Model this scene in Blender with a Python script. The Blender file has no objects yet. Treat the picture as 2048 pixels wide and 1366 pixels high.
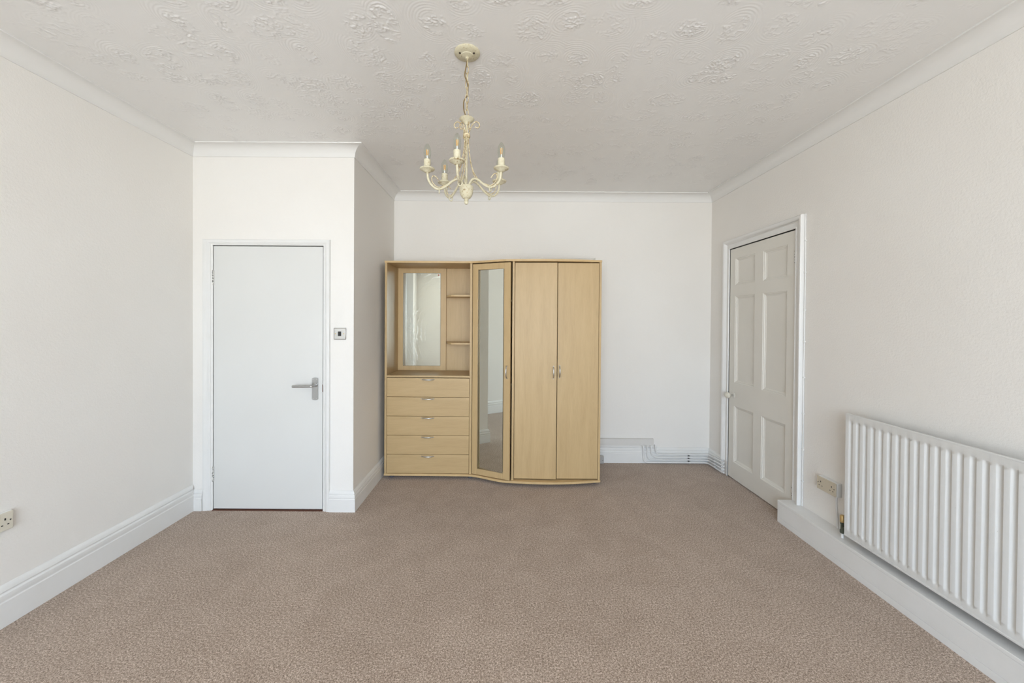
import bpy, bmesh, math, random
import numpy as np
from mathutils import Vector, Matrix
random.seed(4)
sc = bpy.context.scene
col = sc.collection
PI = math.pi

# ------------------------------------------------------------------ camera
CAM_H, FPX = 1.436, 770.0
PPX, PPY, PITCH, ROLL, YAW = 1007.9, 646.4, .0087, .0069, -.0017
def cam_dir(u, v):
    c, s = math.cos(ROLL), math.sin(ROLL)
    u, v = c*u + s*v, -s*u + c*v
    x, y, z = u, 1.0, -v
    c, s = math.cos(PITCH), math.sin(PITCH)
    y, z = c*y + s*z, -s*y + c*z
    c, s = math.cos(YAW), math.sin(YAW)
    x, y = c*x + s*y, -s*x + c*y
    return Vector((x, y, z))
fwd = cam_dir(0, 0)
rgt = cam_dir(1, 0) - fwd
upv = cam_dir(0, -1) - fwd
cd = bpy.data.cameras.new('camera')
cd.sensor_width = 36.0
cd.lens = 36.0*FPX/2048.0
cd.shift_x = (1024 - PPX)/2048.0
cd.shift_y = (PPY - 683)/2048.0
cd.clip_start = 0.02
cam = bpy.data.objects.new('camera', cd)
m = Matrix((rgt, upv, -fwd)).transposed().to_4x4()
m.translation = Vector((0, 0, CAM_H))
cam.matrix_world = m
col.objects.link(cam)
sc.camera = cam

# ------------------------------------------------------------------ world, exposure
SKY_STRENGTH = 13.5
SKY_HIGH, SKY_LOW, GROUND = (.42, .62, 1.0), (.80, .92, 1.08), (.93, .96, 1.0)
w = bpy.data.worlds.new('daylight'); sc.world = w; w.use_nodes = True
nt = w.node_tree; nt.nodes.clear()
o_ = nt.nodes.new('ShaderNodeOutputWorld'); b_ = nt.nodes.new('ShaderNodeBackground')
tc = nt.nodes.new('ShaderNodeTexCoord'); sp = nt.nodes.new('ShaderNodeSeparateXYZ')
mr = nt.nodes.new('ShaderNodeMapRange'); cr = nt.nodes.new('ShaderNodeValToRGB')
mr.inputs[1].default_value = -1; mr.inputs[2].default_value = 1
e = cr.color_ramp.elements
e[0].position = .47; e[0].color = (*GROUND, 1)
e[1].position = .95; e[1].color = (*SKY_HIGH, 1)
e2 = e.new(.53); e2.color = (*SKY_LOW, 1)
nt.links.new(tc.outputs['Generated'], sp.inputs[0]); nt.links.new(sp.outputs[2], mr.inputs[0])
nt.links.new(mr.outputs[0], cr.inputs[0]); nt.links.new(cr.outputs[0], b_.inputs[0])
b_.inputs[1].default_value = SKY_STRENGTH
nt.links.new(b_.outputs[0], o_.inputs[0])

# room shell dimensions (metres)
XL, XR, YD, YB, XS = -2.3213, 2.0834, 2.8631, 3.8965, -1.1229
HC, ZC, COVE = 2.63, 2.708, .085
YR = -2.6                                     # wall behind the camera
WX0, WX1, WZ0, WZ1 = -1.50, 1.40, .40, 2.50   # its window

pl = bpy.data.lights.new('window_daylight', 'AREA'); pl.shape = 'RECTANGLE'
pl.size, pl.size_y = WX1-WX0, WZ1-WZ0
pl.cycles.is_portal = True
po = bpy.data.objects.new('window_daylight', pl); col.objects.link(po)
po.location = ((WX0+WX1)/2, YR-.02, (WZ0+WZ1)/2); po.rotation_euler = (PI/2, 0, 0)   # faces into the room

vs = sc.view_settings
sc.display_settings.display_device = 'sRGB'
vs.view_transform = 'Standard'; vs.look = 'None'; vs.gamma = 1.0; vs.use_curve_mapping = False
vs.exposure = 0.0
sc.cycles.use_adaptive_sampling = True; sc.cycles.adaptive_threshold = .075; sc.cycles.adaptive_min_samples = 20
sc.cycles.max_bounces = 6; sc.cycles.diffuse_bounces = 4; sc.cycles.glossy_bounces = 3
sc.cycles.transparent_max_bounces = 12; sc.cycles.transmission_bounces = 6
sc.cycles.caustics_reflective = False; sc.cycles.caustics_refractive = False
sc.cycles.sample_clamp_indirect = 8.0

# ------------------------------------------------------------------ materials
def srgb(r, g, b):
    f = lambda c: (c/255/12.92) if c/255 <= .04045 else ((c/255+.055)/1.055)**2.4
    return (f(r), f(g), f(b), 1)
class Mat:
    def __init__(s, name):
        s.m = bpy.data.materials.new(name); s.m.use_nodes = True
        s.t = s.m.node_tree; s.b = s.t.nodes['Principled BSDF']
    def n(s, kind, **kw):
        nd = s.t.nodes.new(kind)
        for k, v in kw.items():
            if k.startswith('i_'):
                nd.inputs[k[2:].replace('_', ' ')].default_value = v
            else: setattr(nd, k, v)
        return nd
    def l(s, a, b): s.t.links.new(a, b)
    def set(s, color=None, rough=None, metal=None, spec=None):
        if color: s.b.inputs['Base Color'].default_value = color if len(color) == 4 else (*color, 1)
        if rough is not None: s.b.inputs['Roughness'].default_value = rough
        if metal is not None: s.b.inputs['Metallic'].default_value = metal
        if spec is not None: s.b.inputs['Specular IOR Level'].default_value = spec
        return s
    def coords(s, scale=(1, 1, 1)):
        tc = s.n('ShaderNodeTexCoord'); mp = s.n('ShaderNodeMapping'); mp.inputs['Scale'].default_value = scale
        s.l(tc.outputs['Object'], mp.inputs[0]); return mp.outputs[0]
    def noise(s, co, scale, detail=2, rough=.5, dist=0):
        nd = s.n('ShaderNodeTexNoise'); nd.inputs['Scale'].default_value = scale
        nd.inputs['Detail'].default_value = detail; nd.inputs['Roughness'].default_value = rough
        nd.inputs['Distortion'].default_value = dist
        s.l(co, nd.inputs['Vector']); return nd.outputs['Fac']
    def math(s, op, a, b=None, c=None):
        nd = s.n('ShaderNodeMath', operation=op)
        for i, v in enumerate((a, b, c)):
            if v is None: continue
            if isinstance(v, (int, float)): nd.inputs[i].default_value = v
            else: s.l(v, nd.inputs[i])
        return nd.outputs[0]
    def ramp(s, fac, stops):
        r = s.n('ShaderNodeValToRGB'); els = r.color_ramp.elements
        els[0].position, els[0].color = stops[0]; els[1].position, els[1].color = stops[-1]
        for p, c in stops[1:-1]:
            q = els.new(p); q.color = c
        s.l(fac, r.inputs[0]); return r.outputs[0]
    def color(s, sock): s.l(sock, s.b.inputs['Base Color'])
    def bump(s, h, strength, dist):
        bp = s.n('ShaderNodeBump'); bp.inputs['Strength'].default_value = strength; bp.inputs['Distance'].default_value = dist
        s.l(h, bp.inputs['Height']); s.l(bp.outputs[0], s.b.inputs['Normal'])

M = {}
def g(v): return (v, v, v, 1)
# textured wallpaper paint
a = Mat('wall_paint').set(rough=.62, spec=.35)
co = a.coords()
big = a.noise(co, 1.3, 2)
a.color(a.ramp(big, [(.3, (.835, .798, .748, 1)), (.7, (.86, .828, .782, 1))]))
h1 = a.noise(co, 95, 3, .55); h2 = a.noise(co, 240, 2)
a.bump(a.math('ADD', h1, a.math('MULTIPLY', h2, .35)), .55, .0022)
M['wall'] = a.m
# swirled plaster ceiling
a = Mat('ceiling_plaster_paint').set(color=(.84, .82, .795), rough=.36, spec=.45)
co = a.coords(); a.bump(a.noise(co, 170, 2), .12, .001)
M['ceiling'] = a.m
# satin paint on coving, skirting, frames
a = Mat('trim_paint').set(rough=.42, spec=.4)
co = a.coords(); a.color(a.ramp(a.noise(co, 6, 4, .6), [(.3, (.785, .768, .735, 1)), (.7, (.815, .80, .775, 1))]))
a.bump(a.noise(co, 60, 2), .15, .001)
M['trim'] = a.m
a = Mat('coving_paint').set(color=(.80, .78, .75), rough=.55, spec=.35); M['cove'] = a.m
a = Mat('door_gloss_white').set(rough=.33, spec=.45)
co = a.coords(); a.color(a.ramp(a.noise(co, 2, 3), [(.3, (.715, .706, .675, 1)), (.7, (.735, .726, .698, 1))]))
a.bump(a.noise(co, 14, 2), .10, .002)
M['door'] = a.m
a = Mat('door_cream_eggshell').set(rough=.40, spec=.4)
co = a.coords(); a.color(a.ramp(a.noise(co, 3, 3), [(.3, (.74, .705, .635, 1)), (.7, (.765, .73, .665, 1))]))
M['door2'] = a.m
a = Mat('dark_gap').set(color=(.03, .02, .015), rough=.9); M['dark'] = a.m
a = Mat('bare_threshold_wood').set(color=(.12, .045, .025), rough=.7); M['threshold'] = a.m
# chipped paint on hinges
a = Mat('chipped_hinge_paint').set(rough=.45)
co = a.coords(); a.color(a.ramp(a.noise(co, 160, 3, .6), [(.43, (.03, .028, .02, 1)), (.47, (.74, .72, .67, 1)), (1, (.78, .76, .72, 1))]))
M['hinge'] = a.m
# carpet
a = Mat('beige_carpet').set(rough=1.0, spec=.1)
co = a.coords()
fine = a.math('ADD', a.math('MULTIPLY', a.noise(co, 260, 1, .6), .6), a.math('MULTIPLY', a.noise(co, 120, 1, .5), .4))
mid = a.noise(co, 5.5, 3, .55, .8)
broad = a.noise(co, 1.1, 3, .6)
c1 = a.ramp(fine, [(.33, (.14, .094, .064, 1)), (.5, (.385, .288, .218, 1)), (.66, (.74, .60, .49, 1))])
c2 = a.ramp(a.math('ADD', a.math('MULTIPLY', mid, .55), a.math('MULTIPLY', broad, .45)), [(.36, (.90, .875, .85, 1)), (.64, (1.06, 1.06, 1.06, 1))])
mx = a.n('ShaderNodeMix', data_type='RGBA', blend_type='MULTIPLY'); mx.inputs[0].default_value = 1
a.l(c1, mx.inputs[6]); a.l(c2, mx.inputs[7]); a.color(mx.outputs[2])
a.b.inputs['Sheen Weight'].default_value = .25; a.b.inputs['Sheen Roughness'].default_value = .5
a.bump(fine, .25, .003)
M['carpet'] = a.m
# beech laminate, grain upright / grain level
def wood(name, scale, tone=1.0):
    a = Mat(name).set(rough=.42, spec=.4)
    co = a.coords(scale)
    n1 = a.noise(co, 3.2, 5, .6, .5); n2 = a.noise(co, 26, 3, .6)
    f = a.math('ADD', a.math('MULTIPLY', n1, .7), a.math('MULTIPLY', n2, .3))
    t = tone
    a.color(a.ramp(f, [(.33, (.495*t, .342*t, .168*t, 1)), (.5, (.54*t, .378*t, .190*t, 1)), (.68, (.58*t, .413*t, .212*t, 1))]))
    a.bump(n2, .06, .0008)
    return a.m
M['wood_v'] = wood('beech_laminate_upright', (6, 6, .55))
M['wood_h'] = wood('beech_laminate_level', (.55, 6, 6))
M['wood_p'] = wood('beech_back_board', (6, 6, .5), 1.06)
M['wood_edge'] = wood('beech_edge_banding', (2, 2, 2), 1.16)
a = Mat('mirror_glass').set(color=(.80, .83, .77), rough=.01, metal=1.0); M['mirror'] = a.m
# hand-smeared mirror
a = Mat('smeared_mirror_glass').set(color=(.76, .79, .72), metal=1.0)
co = a.coords((1, 1, 1))
wv = a.n('ShaderNodeTexWave', wave_type='RINGS', rings_direction='SPHERICAL'); wv.inputs['Scale'].default_value = 9
wv.inputs['Distortion'].default_value = 7; wv.inputs['Detail'].default_value = 3; wv.inputs['Detail Scale'].default_value = 1.4
mp = a.n('ShaderNodeMapping'); mp.inputs['Location'].default_value = (.62, 0, -.9); mp.inputs['Scale'].default_value = (1.2, 1, .7)
a.l(co, mp.inputs[0]); a.l(mp.outputs[0], wv.inputs['Vector'])
sm = a.math('MULTIPLY', a.ramp(wv.outputs['Fac'], [(.62, g(0)), (1, g(1))]), a.ramp(a.noise(co, 3.5, 3), [(.45, g(0)), (.62, g(1))]))
mf = a.math('SUBTRACT', 1.0, a.math('MULTIPLY', sm, .12)); a.l(mf, a.b.inputs['Metallic'])
a.l(a.math('ADD', .015, a.math('MULTIPLY', sm, .12)), a.b.inputs['Roughness'])
M['mirror_smear'] = a.m
M['mirror_edge'] = Mat('mirror_edge').set(color=(.10, .11, .09), rough=.3).m
M['satin'] = Mat('satin_nickel').set(color=(.47, .47, .46), rough=.32, metal=1).m
M['chrome'] = Mat('polished_chrome').set(color=(.62, .62, .61), rough=.30, metal=1).m
M['brushed'] = Mat('brushed_steel').set(color=(.60, .59, .56), rough=.36, metal=1).m
M['rim'] = Mat('dull_steel_rim').set(color=(.36, .34, .31), rough=.28, metal=1).m
M['black'] = Mat('black_plastic').set(color=(.015, .014, .012), rough=.4).m
M['foot'] = Mat('grey_plastic_foot').set(color=(.11, .11, .13), rough=.5).m
M['brass'] = Mat('old_brass').set(color=(.62, .44, .20), rough=.38, metal=.75).m
M['green'] = Mat('verdigris_valve').set(color=(.10, .115, .085), rough=.6, metal=.3).m
M['socket_box'] = Mat('white_socket_box').set(color=(.82, .81, .78), rough=.5).m
M['cream_plastic'] = Mat('yellowed_plastic').set(color=(.60, .53, .41), rough=.42).m
M['cream_plastic_l'] = Mat('pale_yellowed_plastic').set(color=(.70, .65, .54), rough=.42).m
M['shade_grey_box'] = Mat('shade_grey_socket').set(color=(.46, .44, .42), rough=.5).m  # grey has the shadow behind the wardrobe painted into the socket colour
a = Mat('radiator_enamel').set(rough=.36, spec=.45)
co = a.coords(); sp_ = a.noise(co, 55, 4, .7)
a.color(a.ramp(sp_, [(.235, (.22, .14, .10, 1)), (.27, (.70, .69, .66, 1)), (1, (.73, .72, .70, 1))]))
M['rad'] = a.m
# cracked cream paint on chandelier
a = Mat('distressed_cream_metal').set(rough=.5, spec=.35)
co = a.coords(); n1 = a.noise(co, 120, 4, .7); n2 = a.noise(co, 22, 3)
a.color(a.ramp(a.math('ADD', a.math('MULTIPLY', n1, .7), a.math('MULTIPLY', n2, .3)), [(.36, (.30, .20, .09, 1)), (.44, (.58, .52, .36, 1)), (.7, (.66, .61, .47, 1))]))
M['cream'] = a.m
a = Mat('gilded_wire').set(rough=.45)
co = a.coords(); a.color(a.ramp(a.noise(co, 90, 3, .7), [(.38, (.32, .21, .09, 1)), (.55, (.66, .56, .36, 1)), (1, (.72, .64, .46, 1))]))
M['wire'] = a.m
M['cord'] = Mat('brown_gold_cord').set(color=(.20, .135, .055), rough=.7).m
M['filament'] = Mat('amber_filament').set(color=(.95, .50, .10), rough=.4).m
M['bulb_stem'] = Mat('bulb_stem').set(color=(.85, .85, .82), rough=.2).m
def glass(name, tint, lo=.05):
    a = Mat(name); t = a.t; t.nodes.remove(a.b)
    out = t.nodes['Material Output']
    tr = a.n('ShaderNodeBsdfTransparent'); tr.inputs[0].default_value = (*tint, 1)
    gl = a.n('ShaderNodeBsdfGlossy'); gl.inputs['Roughness'].default_value = .03
    lw_ = a.n('ShaderNodeLayerWeight'); lwf = a.math('ADD', .03, a.math('MULTIPLY', a.math('POWER', lw_.outputs['Facing'], 4.0), .45))
    mx = a.n('ShaderNodeMixShader'); a.l(lwf, mx.inputs[0]); a.l(tr.outputs[0], mx.inputs[1]); a.l(gl.outputs[0], mx.inputs[2])
    a.l(mx.outputs[0], out.inputs[0]); return a.m
M['bulb'] = glass('clear_bulb_glass', (.93, .95, .92))
M['pane'] = glass('window_glass', (.97, .98, .97))
M['clear'] = glass('clear_plastic', (.93, .93, .92))
M['pipe'] = Mat('painted_pipe').set(color=(.80, .79, .77), rough=.38).m
M['board'] = Mat('pale_grey_board').set(color=(.70, .67, .63), rough=.6).m
a = Mat('knob_ceramic').set(color=(.70, .66, .56), rough=.15); M['knob'] = a.m
M['sticker'] = Mat('red_sticker').set(color=(.55, .16, .10), rough=.5).m

# ------------------------------------------------------------------ mesh helpers
class B:
    def __init__(s): s.bm = bmesh.new()
    def box(s, x0, x1, y0, y1, z0, z1, bev=0, seg=2, mat=None):
        r = bmesh.ops.create_cube(s.bm, size=1)
        vs_ = r['verts']
        for v in vs_:
            v.co = Vector(((x0+x1)/2 + v.co.x*(x1-x0), (y0+y1)/2 + v.co.y*(y1-y0), (z0+z1)/2 + v.co.z*(z1-z0)))
        if bev:
            ed = list({e for v in vs_ for e in v.link_edges})
            r2 = bmesh.ops.bevel(s.bm, geom=ed, offset=bev, segments=seg, affect='EDGES', profile=.5)
            vs_ = list({v for f in r2['faces'] for v in f.verts} | {v for v in vs_ if v.is_valid})
        if mat is not None:
            for v in vs_: v.co = mat @ v.co
        return vs_
    def tube(s, pts, r, seg=10, closed=False, caps=True):
        pts = [Vector(p) for p in pts]; n = len(pts); rings = []
        rad = r if isinstance(r, (list, tuple)) else [r]*n
        T = []
        for i in range(n):
            if closed: t = pts[(i+1) % n] - pts[i-1]
            else: t = pts[min(i+1, n-1)] - pts[max(i-1, 0)]
            T.append(t.normalized())
        up = Vector((0, 0, 1)) if abs(T[0].z) < .9 else Vector((1, 0, 0))
        nrm = (up - T[0]*up.dot(T[0])).normalized()
        for i in range(n):
            nrm = (nrm - T[i]*nrm.dot(T[i])).normalized(); bn = T[i].cross(nrm)
            rings.append([s.bm.verts.new(pts[i] + (nrm*math.cos(2*PI*k/seg) + bn*math.sin(2*PI*k/seg))*rad[i]) for k in range(seg)])
        for i in range(n if closed else n-1):
            a, b = rings[i], rings[(i+1) % n]
            for k in range(seg):
                s.bm.faces.new((a[k], a[(k+1) % seg], b[(k+1) % seg], b[k]))
        if not closed and caps:
            s.bm.faces.new(rings[0][::-1]); s.bm.faces.new(rings[-1])
        return s
    def lathe(s, prof, c=(0, 0, 0), seg=28, mat=None):
        c = Vector(c); rings = []
        for r, z in prof:
            if r < 1e-6: rings.append([s.bm.verts.new(Vector((0, 0, z)))])
            else: rings.append([s.bm.verts.new(Vector((r*math.cos(2*PI*k/seg), r*math.sin(2*PI*k/seg), z))) for k in range(seg)])
        for a, b in zip(rings, rings[1:]):
            for k in range(seg):
                q = [a[k % len(a)], a[(k+1) % len(a)], b[(k+1) % len(b)], b[k % len(b)]]
                u = []
                for v in q:
                    if v not in u: u.append(v)
                if len(u) > 2: s.bm.faces.new(u)
        for rr in (rings[0], rings[-1]):
            if len(rr) > 1:
                try: s.bm.faces.new(rr)
                except ValueError: pass
        for rr in rings:
            for v in rr: v.co = c + ((mat @ v.co) if mat else v.co)
        return s
    def prism(s, poly, z0, z1):
        a = [s.bm.verts.new((x, y, z0)) for x, y in poly]; b = [s.bm.verts.new((x, y, z1)) for x, y in poly]
        n = len(poly)
        s.bm.faces.new(a[::-1]); s.bm.faces.new(b)
        for i in range(n): s.bm.faces.new((a[i], a[(i+1) % n], b[(i+1) % n], b[i]))
        return s
    def run(s, prof, A, Bp, out, mA=0, mB=0):
        """sweep profile (distance from wall, height) from A to B; ends mitred by m*distance"""
        A, Bp, out = Vector(A), Vector(Bp), Vector(out)
        dr = (Bp-A).normalized(); ra, rb = [], []
        for d_, z in prof:
            ra.append(s.bm.verts.new(A + out*d_ - dr*(mA*d_) + Vector((0, 0, z))))
            rb.append(s.bm.verts.new(Bp + out*d_ + dr*(mB*d_) + Vector((0, 0, z))))
        n = len(prof)
        for i in range(n): s.bm.faces.new((ra[i], ra[(i+1) % n], rb[(i+1) % n], rb[i]))
        s.bm.faces.new(ra[::-1]); s.bm.faces.new(rb)
        return s
    def done(s, name, mat, parent=None, loc=None, smooth=None):
        bmesh.ops.recalc_face_normals(s.bm, faces=s.bm.faces[:])
        base = Vector(ROOT.get(parent.name, (0, 0, 0))) if parent else None
        me = bpy.data.meshes.new(name)
        if parent is None and loc is None:
            lo = [min(v.co[i] for v in s.bm.verts) for i in range(3)]; hi = [max(v.co[i] for v in s.bm.verts) for i in range(3)]
            loc = ((lo[0]+hi[0])/2, (lo[1]+hi[1])/2, lo[2])
        off = base if parent else Vector(loc)
        for v in s.bm.verts: v.co -= off
        s.bm.to_mesh(me); s.bm.free()
        me.materials.append(mat)
        o = bpy.data.objects.new(name, me); col.objects.link(o)
        if parent: o.parent = parent; ROOT[o.name] = tuple(off)
        else: o.location = loc; ROOT[o.name] = tuple(loc)
        if smooth is not None:
            for p in me.polygons: p.use_smooth = True
            try: me.set_sharp_from_angle(angle=math.radians(smooth))
            except Exception: pass
        return o
ROOT = {}
def tag(o, label=None, cat=None, group=None, kind=None):
    if label: o['label'] = label
    if cat: o['category'] = cat
    if group: o['group'] = group
    if kind: o['kind'] = kind
    return o
def thing(name, loc, label, cat, group=None, kind=None):
    o = bpy.data.objects.new(name, None); col.objects.link(o); o.location = loc; o.empty_display_size = .05
    ROOT[o.name] = tuple(loc); return tag(o, label, cat, group, kind)
def copy_part(o, parent, delta):
    c = o.copy(); col.objects.link(c); c.parent = parent
    c.location = Vector(o.location) + Vector(delta)
    for ch in list(o.children):
        q = ch.copy(); col.objects.link(q); q.parent = c
    return c
def fillet(pts, r, n=6):
    """round the inner corners of a polyline"""
    pts = [Vector(p) for p in pts]; out = [pts[0]]
    rr = r if isinstance(r, (list, tuple)) else [r]*(len(pts)-2)
    for i in range(1, len(pts)-1):
        a, b, c = pts[i-1], pts[i], pts[i+1]
        u, v = (a-b).normalized(), (c-b).normalized()
        k = min(rr[i-1], (a-b).length*.49, (c-b).length*.49)
        for j in range(n+1):
            t = j/n; out.append((b+u*k)*(1-t)**2 + b*2*t*(1-t) + (b+v*k)*t**2)
    out.append(pts[-1]); return out
def spline(pts, n=8):
    pts = [Vector(p) for p in pts]; P = [2*pts[0]-pts[1]] + pts + [2*pts[-1]-pts[-2]]; out = []
    for i in range(1, len(P)-2):
        for j in range(n):
            t = j/n; a, b, c, d_ = P[i-1], P[i], P[i+1], P[i+2]
            out.append(.5*((2*b) + (c-a)*t + (2*a-5*b+4*c-d_)*t*t + (3*b-a-3*c+d_)*t**3))
    out.append(pts[-1]); return out

# ------------------------------------------------------------------ room shell
TW = .12
b = B(); b.box(XL-TW, XR+TW, YR-TW, YB+TW, -.1, 0)
tag(b.done('floor', M['carpet'], loc=(0, 0, 0)), 'worn beige carpet covering the whole floor', 'carpet', kind='structure')
def swirl_ceiling():
    """plaster relief: comb rings and stippled centres, modelled on a fine grid"""
    rng = np.random.default_rng(7)
    CY0, ST = 1.05, .0035
    nx, ny = int((XR-XL)/ST)+1, int((YB-CY0)/ST)+1
    X, Y = np.meshgrid(np.linspace(XL, XR, nx), np.linspace(CY0, YB, ny))
    def vnoise(x, y, seed):
        tab = np.random.default_rng(seed).random((256, 256))
        xi, yi = np.floor(x).astype(int), np.floor(y).astype(int); fx, fy = x-xi, y-yi
        fx, fy = fx*fx*(3-2*fx), fy*fy*(3-2*fy)
        a, b_, c, d_ = tab[xi % 256, yi % 256], tab[(xi+1) % 256, yi % 256], tab[xi % 256, (yi+1) % 256], tab[(xi+1) % 256, (yi+1) % 256]
        return (a*(1-fx)+b_*fx)*(1-fy)+(c*(1-fx)+d_*fx)*fy
    Hh = np.zeros_like(X)
    stip = np.abs(vnoise(X*76+3*vnoise(X*24, Y*24, 5), Y*76+3*vnoise(X*24+9, Y*24, 6), 1)*.68 + vnoise(X*150, Y*150, 2)*.32 - .5)
    stip = np.clip(1-stip/.11, 0, 1)
    gate = np.clip((vnoise(X*26, Y*26, 3)-.18)*4, 0, 1)
    sp = .185; k = 0
    best = np.full_like(X, 9.0)
    for gy in np.arange(CY0-.1, YB+.2, sp):
        k += 1
        for gx in np.arange(XL-.1, XR+.2, sp):
            cx = gx+(k % 2)*sp*.5+rng.normal(0, .03); cy = gy+rng.normal(0, .03)
            R0 = rng.uniform(.058, .098); amp = rng.uniform(.45, 1.0); ex = rng.uniform(.8, 1.25)
            i0, i1 = max(0, int((cx-.2-XL)/ST)), min(nx, int((cx+.2-XL)/ST)); j0, j1 = max(0, int((cy-.2-CY0)/ST)), min(ny, int((cy+.2-CY0)/ST))
            if i1 <= i0 or j1 <= j0: continue
            xx, yy = X[j0:j1, i0:i1]-cx, Y[j0:j1, i0:i1]-cy
            dd = np.hypot(xx*ex, yy/ex)*(1+.12*np.sin(np.arctan2(yy, xx)*2+rng.uniform(0, 6)))
            own = dd < best[j0:j1, i0:i1]
            c_ = stip[j0:j1, i0:i1]*gate[j0:j1, i0:i1]*np.clip((R0-dd)/.025, 0, 1)*amp*.0036
            rg = np.sin(dd*2*np.pi/.0125)*np.clip((dd-R0*.5)/.02, 0, 1)*np.clip((.150-dd)/.05, 0, 1)*amp*.0006
            arc = np.clip(np.sin(np.arctan2(yy, xx)+rng.uniform(0, 6.3))+.6, 0, 1)
            hv = c_+rg*arc
            sub = Hh[j0:j1, i0:i1]; sub[own] = hv[own]; b0 = best[j0:j1, i0:i1]; b0[own] = dd[own]
    edge = np.clip((np.minimum(np.minimum(X-XL, XR-X), YB-Y)-.10)/.25, 0, 1)
    Hh *= edge
    co_ = np.stack([X.ravel(), Y.ravel(), ZC-Hh.ravel()], 1)
    idx = np.arange(nx*ny).reshape(ny, nx)
    q = np.stack([idx[:-1, :-1], idx[1:, :-1], idx[1:, 1:], idx[:-1, 1:]], -1).reshape(-1, 4)
    n0 = len(co_)
    bx0, bx1, by0, by1 = XL-TW, XR+TW, YR-TW, YB+TW
    ext = np.array([(bx0, by0, ZC), (bx1, by0, ZC), (bx1, CY0, ZC), (bx0, CY0, ZC),
                    (bx0, by0, ZC+.1), (bx1, by0, ZC+.1), (bx1, by1, ZC+.1), (bx0, by1, ZC+.1),
                    (bx0, CY0, ZC+.02), (bx1, CY0, ZC+.02), (bx1, by1, ZC+.02), (bx0, by1, ZC+.02)])
    eq = np.array([(0, 3, 2, 1), (4, 5, 6, 7), (8, 11, 10, 9), (3, 8, 9, 2), (0, 1, 5, 4), (6, 10, 11, 7)])+n0
    co_ = np.concatenate([co_, ext]); q = np.concatenate([q, eq])
    me = bpy.data.meshes.new('ceiling')
    me.vertices.add(len(co_)); me.vertices.foreach_set('co', co_.astype(np.float32).ravel())
    me.loops.add(len(q)*4); me.loops.foreach_set('vertex_index', q.astype(np.int32).ravel())
    me.polygons.add(len(q)); me.polygons.foreach_set('loop_start', np.arange(0, len(q)*4, 4, dtype=np.int32))
    sm_ = np.ones(len(q), bool); sm_[-6:] = False
    me.update(calc_edges=True); me.polygons.foreach_set('use_smooth', sm_); me.validate()
    me.materials.append(M['ceiling'])
    o = bpy.data.objects.new('ceiling', me); col.objects.link(o); return o
tag(swirl_ceiling(), 'white ceiling with swirled textured plaster', 'ceiling', kind='structure')
b = B(); b.box(XL-TW, XL, YR-TW, YD+.3, 0, ZC)
tag(b.done('wall_left', M['wall'], loc=(0, 0, 0)), 'plain white wall on the left', 'wall', kind='structure')
D1 = (-2.170, -1.348, 1.976)     # opening of the flush door
b = B(); b.box(XL, D1[0], YD, YD+TW, 0, ZC); b.box(D1[1], XS, YD, YD+TW, 0, ZC); b.box(D1[0], D1[1], YD, YD+TW, D1[2], ZC)
tag(b.done('wall_closet', M['wall'], loc=(0, 0, 0)), 'white wall around the flush door', 'wall', kind='structure')
b = B(); b.box(XS-TW, XS, YD+TW, YB, 0, ZC)
tag(b.done('wall_recess', M['wall'], loc=(0, 0, 0)), 'shaded return wall left of the wardrobe', 'wall', kind='structure')
b = B(); b.box(XS-TW, XR+TW, YB, YB+TW, 0, ZC)
tag(b.done('wall_back', M['wall'], loc=(0, 0, 0)), 'white wall behind the wardrobe', 'wall', kind='structure')
D2 = (2.765, 3.575, 2.104)
b = B(); b.box(XR, XR+TW, YR-TW, D2[0], 0, ZC); b.box(XR, XR+TW, D2[1], YB, 0, ZC); b.box(XR, XR+TW, D2[0], D2[1], D2[2], ZC)
tag(b.done('wall_right', M['wall'], loc=(0, 0, 0)), 'white wall carrying the radiator on the right', 'wall', kind='structure')
b = B(); b.box(XL, WX0, YR-TW, YR, 0, ZC); b.box(WX1, XR, YR-TW, YR, 0, ZC); b.box(WX0, WX1, YR-TW, YR, 0, WZ0); b.box(WX0, WX1, YR-TW, YR, WZ1, ZC)
tag(b.done('wall_rear', M['wall'], loc=(0, 0, 0)), 'wall with the window behind the viewpoint', 'wall', kind='structure')
# window in the rear wall
wn_ = thing('window_1', ((WX0+WX1)/2, YR-.06, WZ0), 'white framed window behind the viewpoint', 'window', kind='structure')
b = B(); f_ = .05
b.box(WX0, WX0+f_, YR-.09, YR-.03, WZ0, WZ1); b.box(WX1-f_, WX1, YR-.09, YR-.03, WZ0, WZ1)
b.box(WX0+f_, WX1-f_, YR-.09, YR-.03, WZ0, WZ0+f_); b.box(WX0+f_, WX1-f_, YR-.09, YR-.03, WZ1-f_, WZ1)
xm = (WX0+WX1)/2
for x in (xm-.42, xm+.42): b.box(x-.025, x+.025, YR-.085, YR-.035, WZ0+f_, WZ1-f_)
b.done('window_frame', M['trim'], wn_)
for x0, x1 in ((WX0+f_, xm-.445), (xm-.395, xm+.395), (xm+.445, WX1-f_)):
    b = B(); b.box(x0, x1, YR-.062, YR-.058, WZ0+f_, WZ1-f_); b.done('pane', M['pane'], wn_)
b = B(); b.box(WX0-.05, WX1+.05, YR-.03, YR+.08, WZ0-.03, WZ0-.001, .004); b.done('window_sill', M['trim'], wn_)

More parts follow.
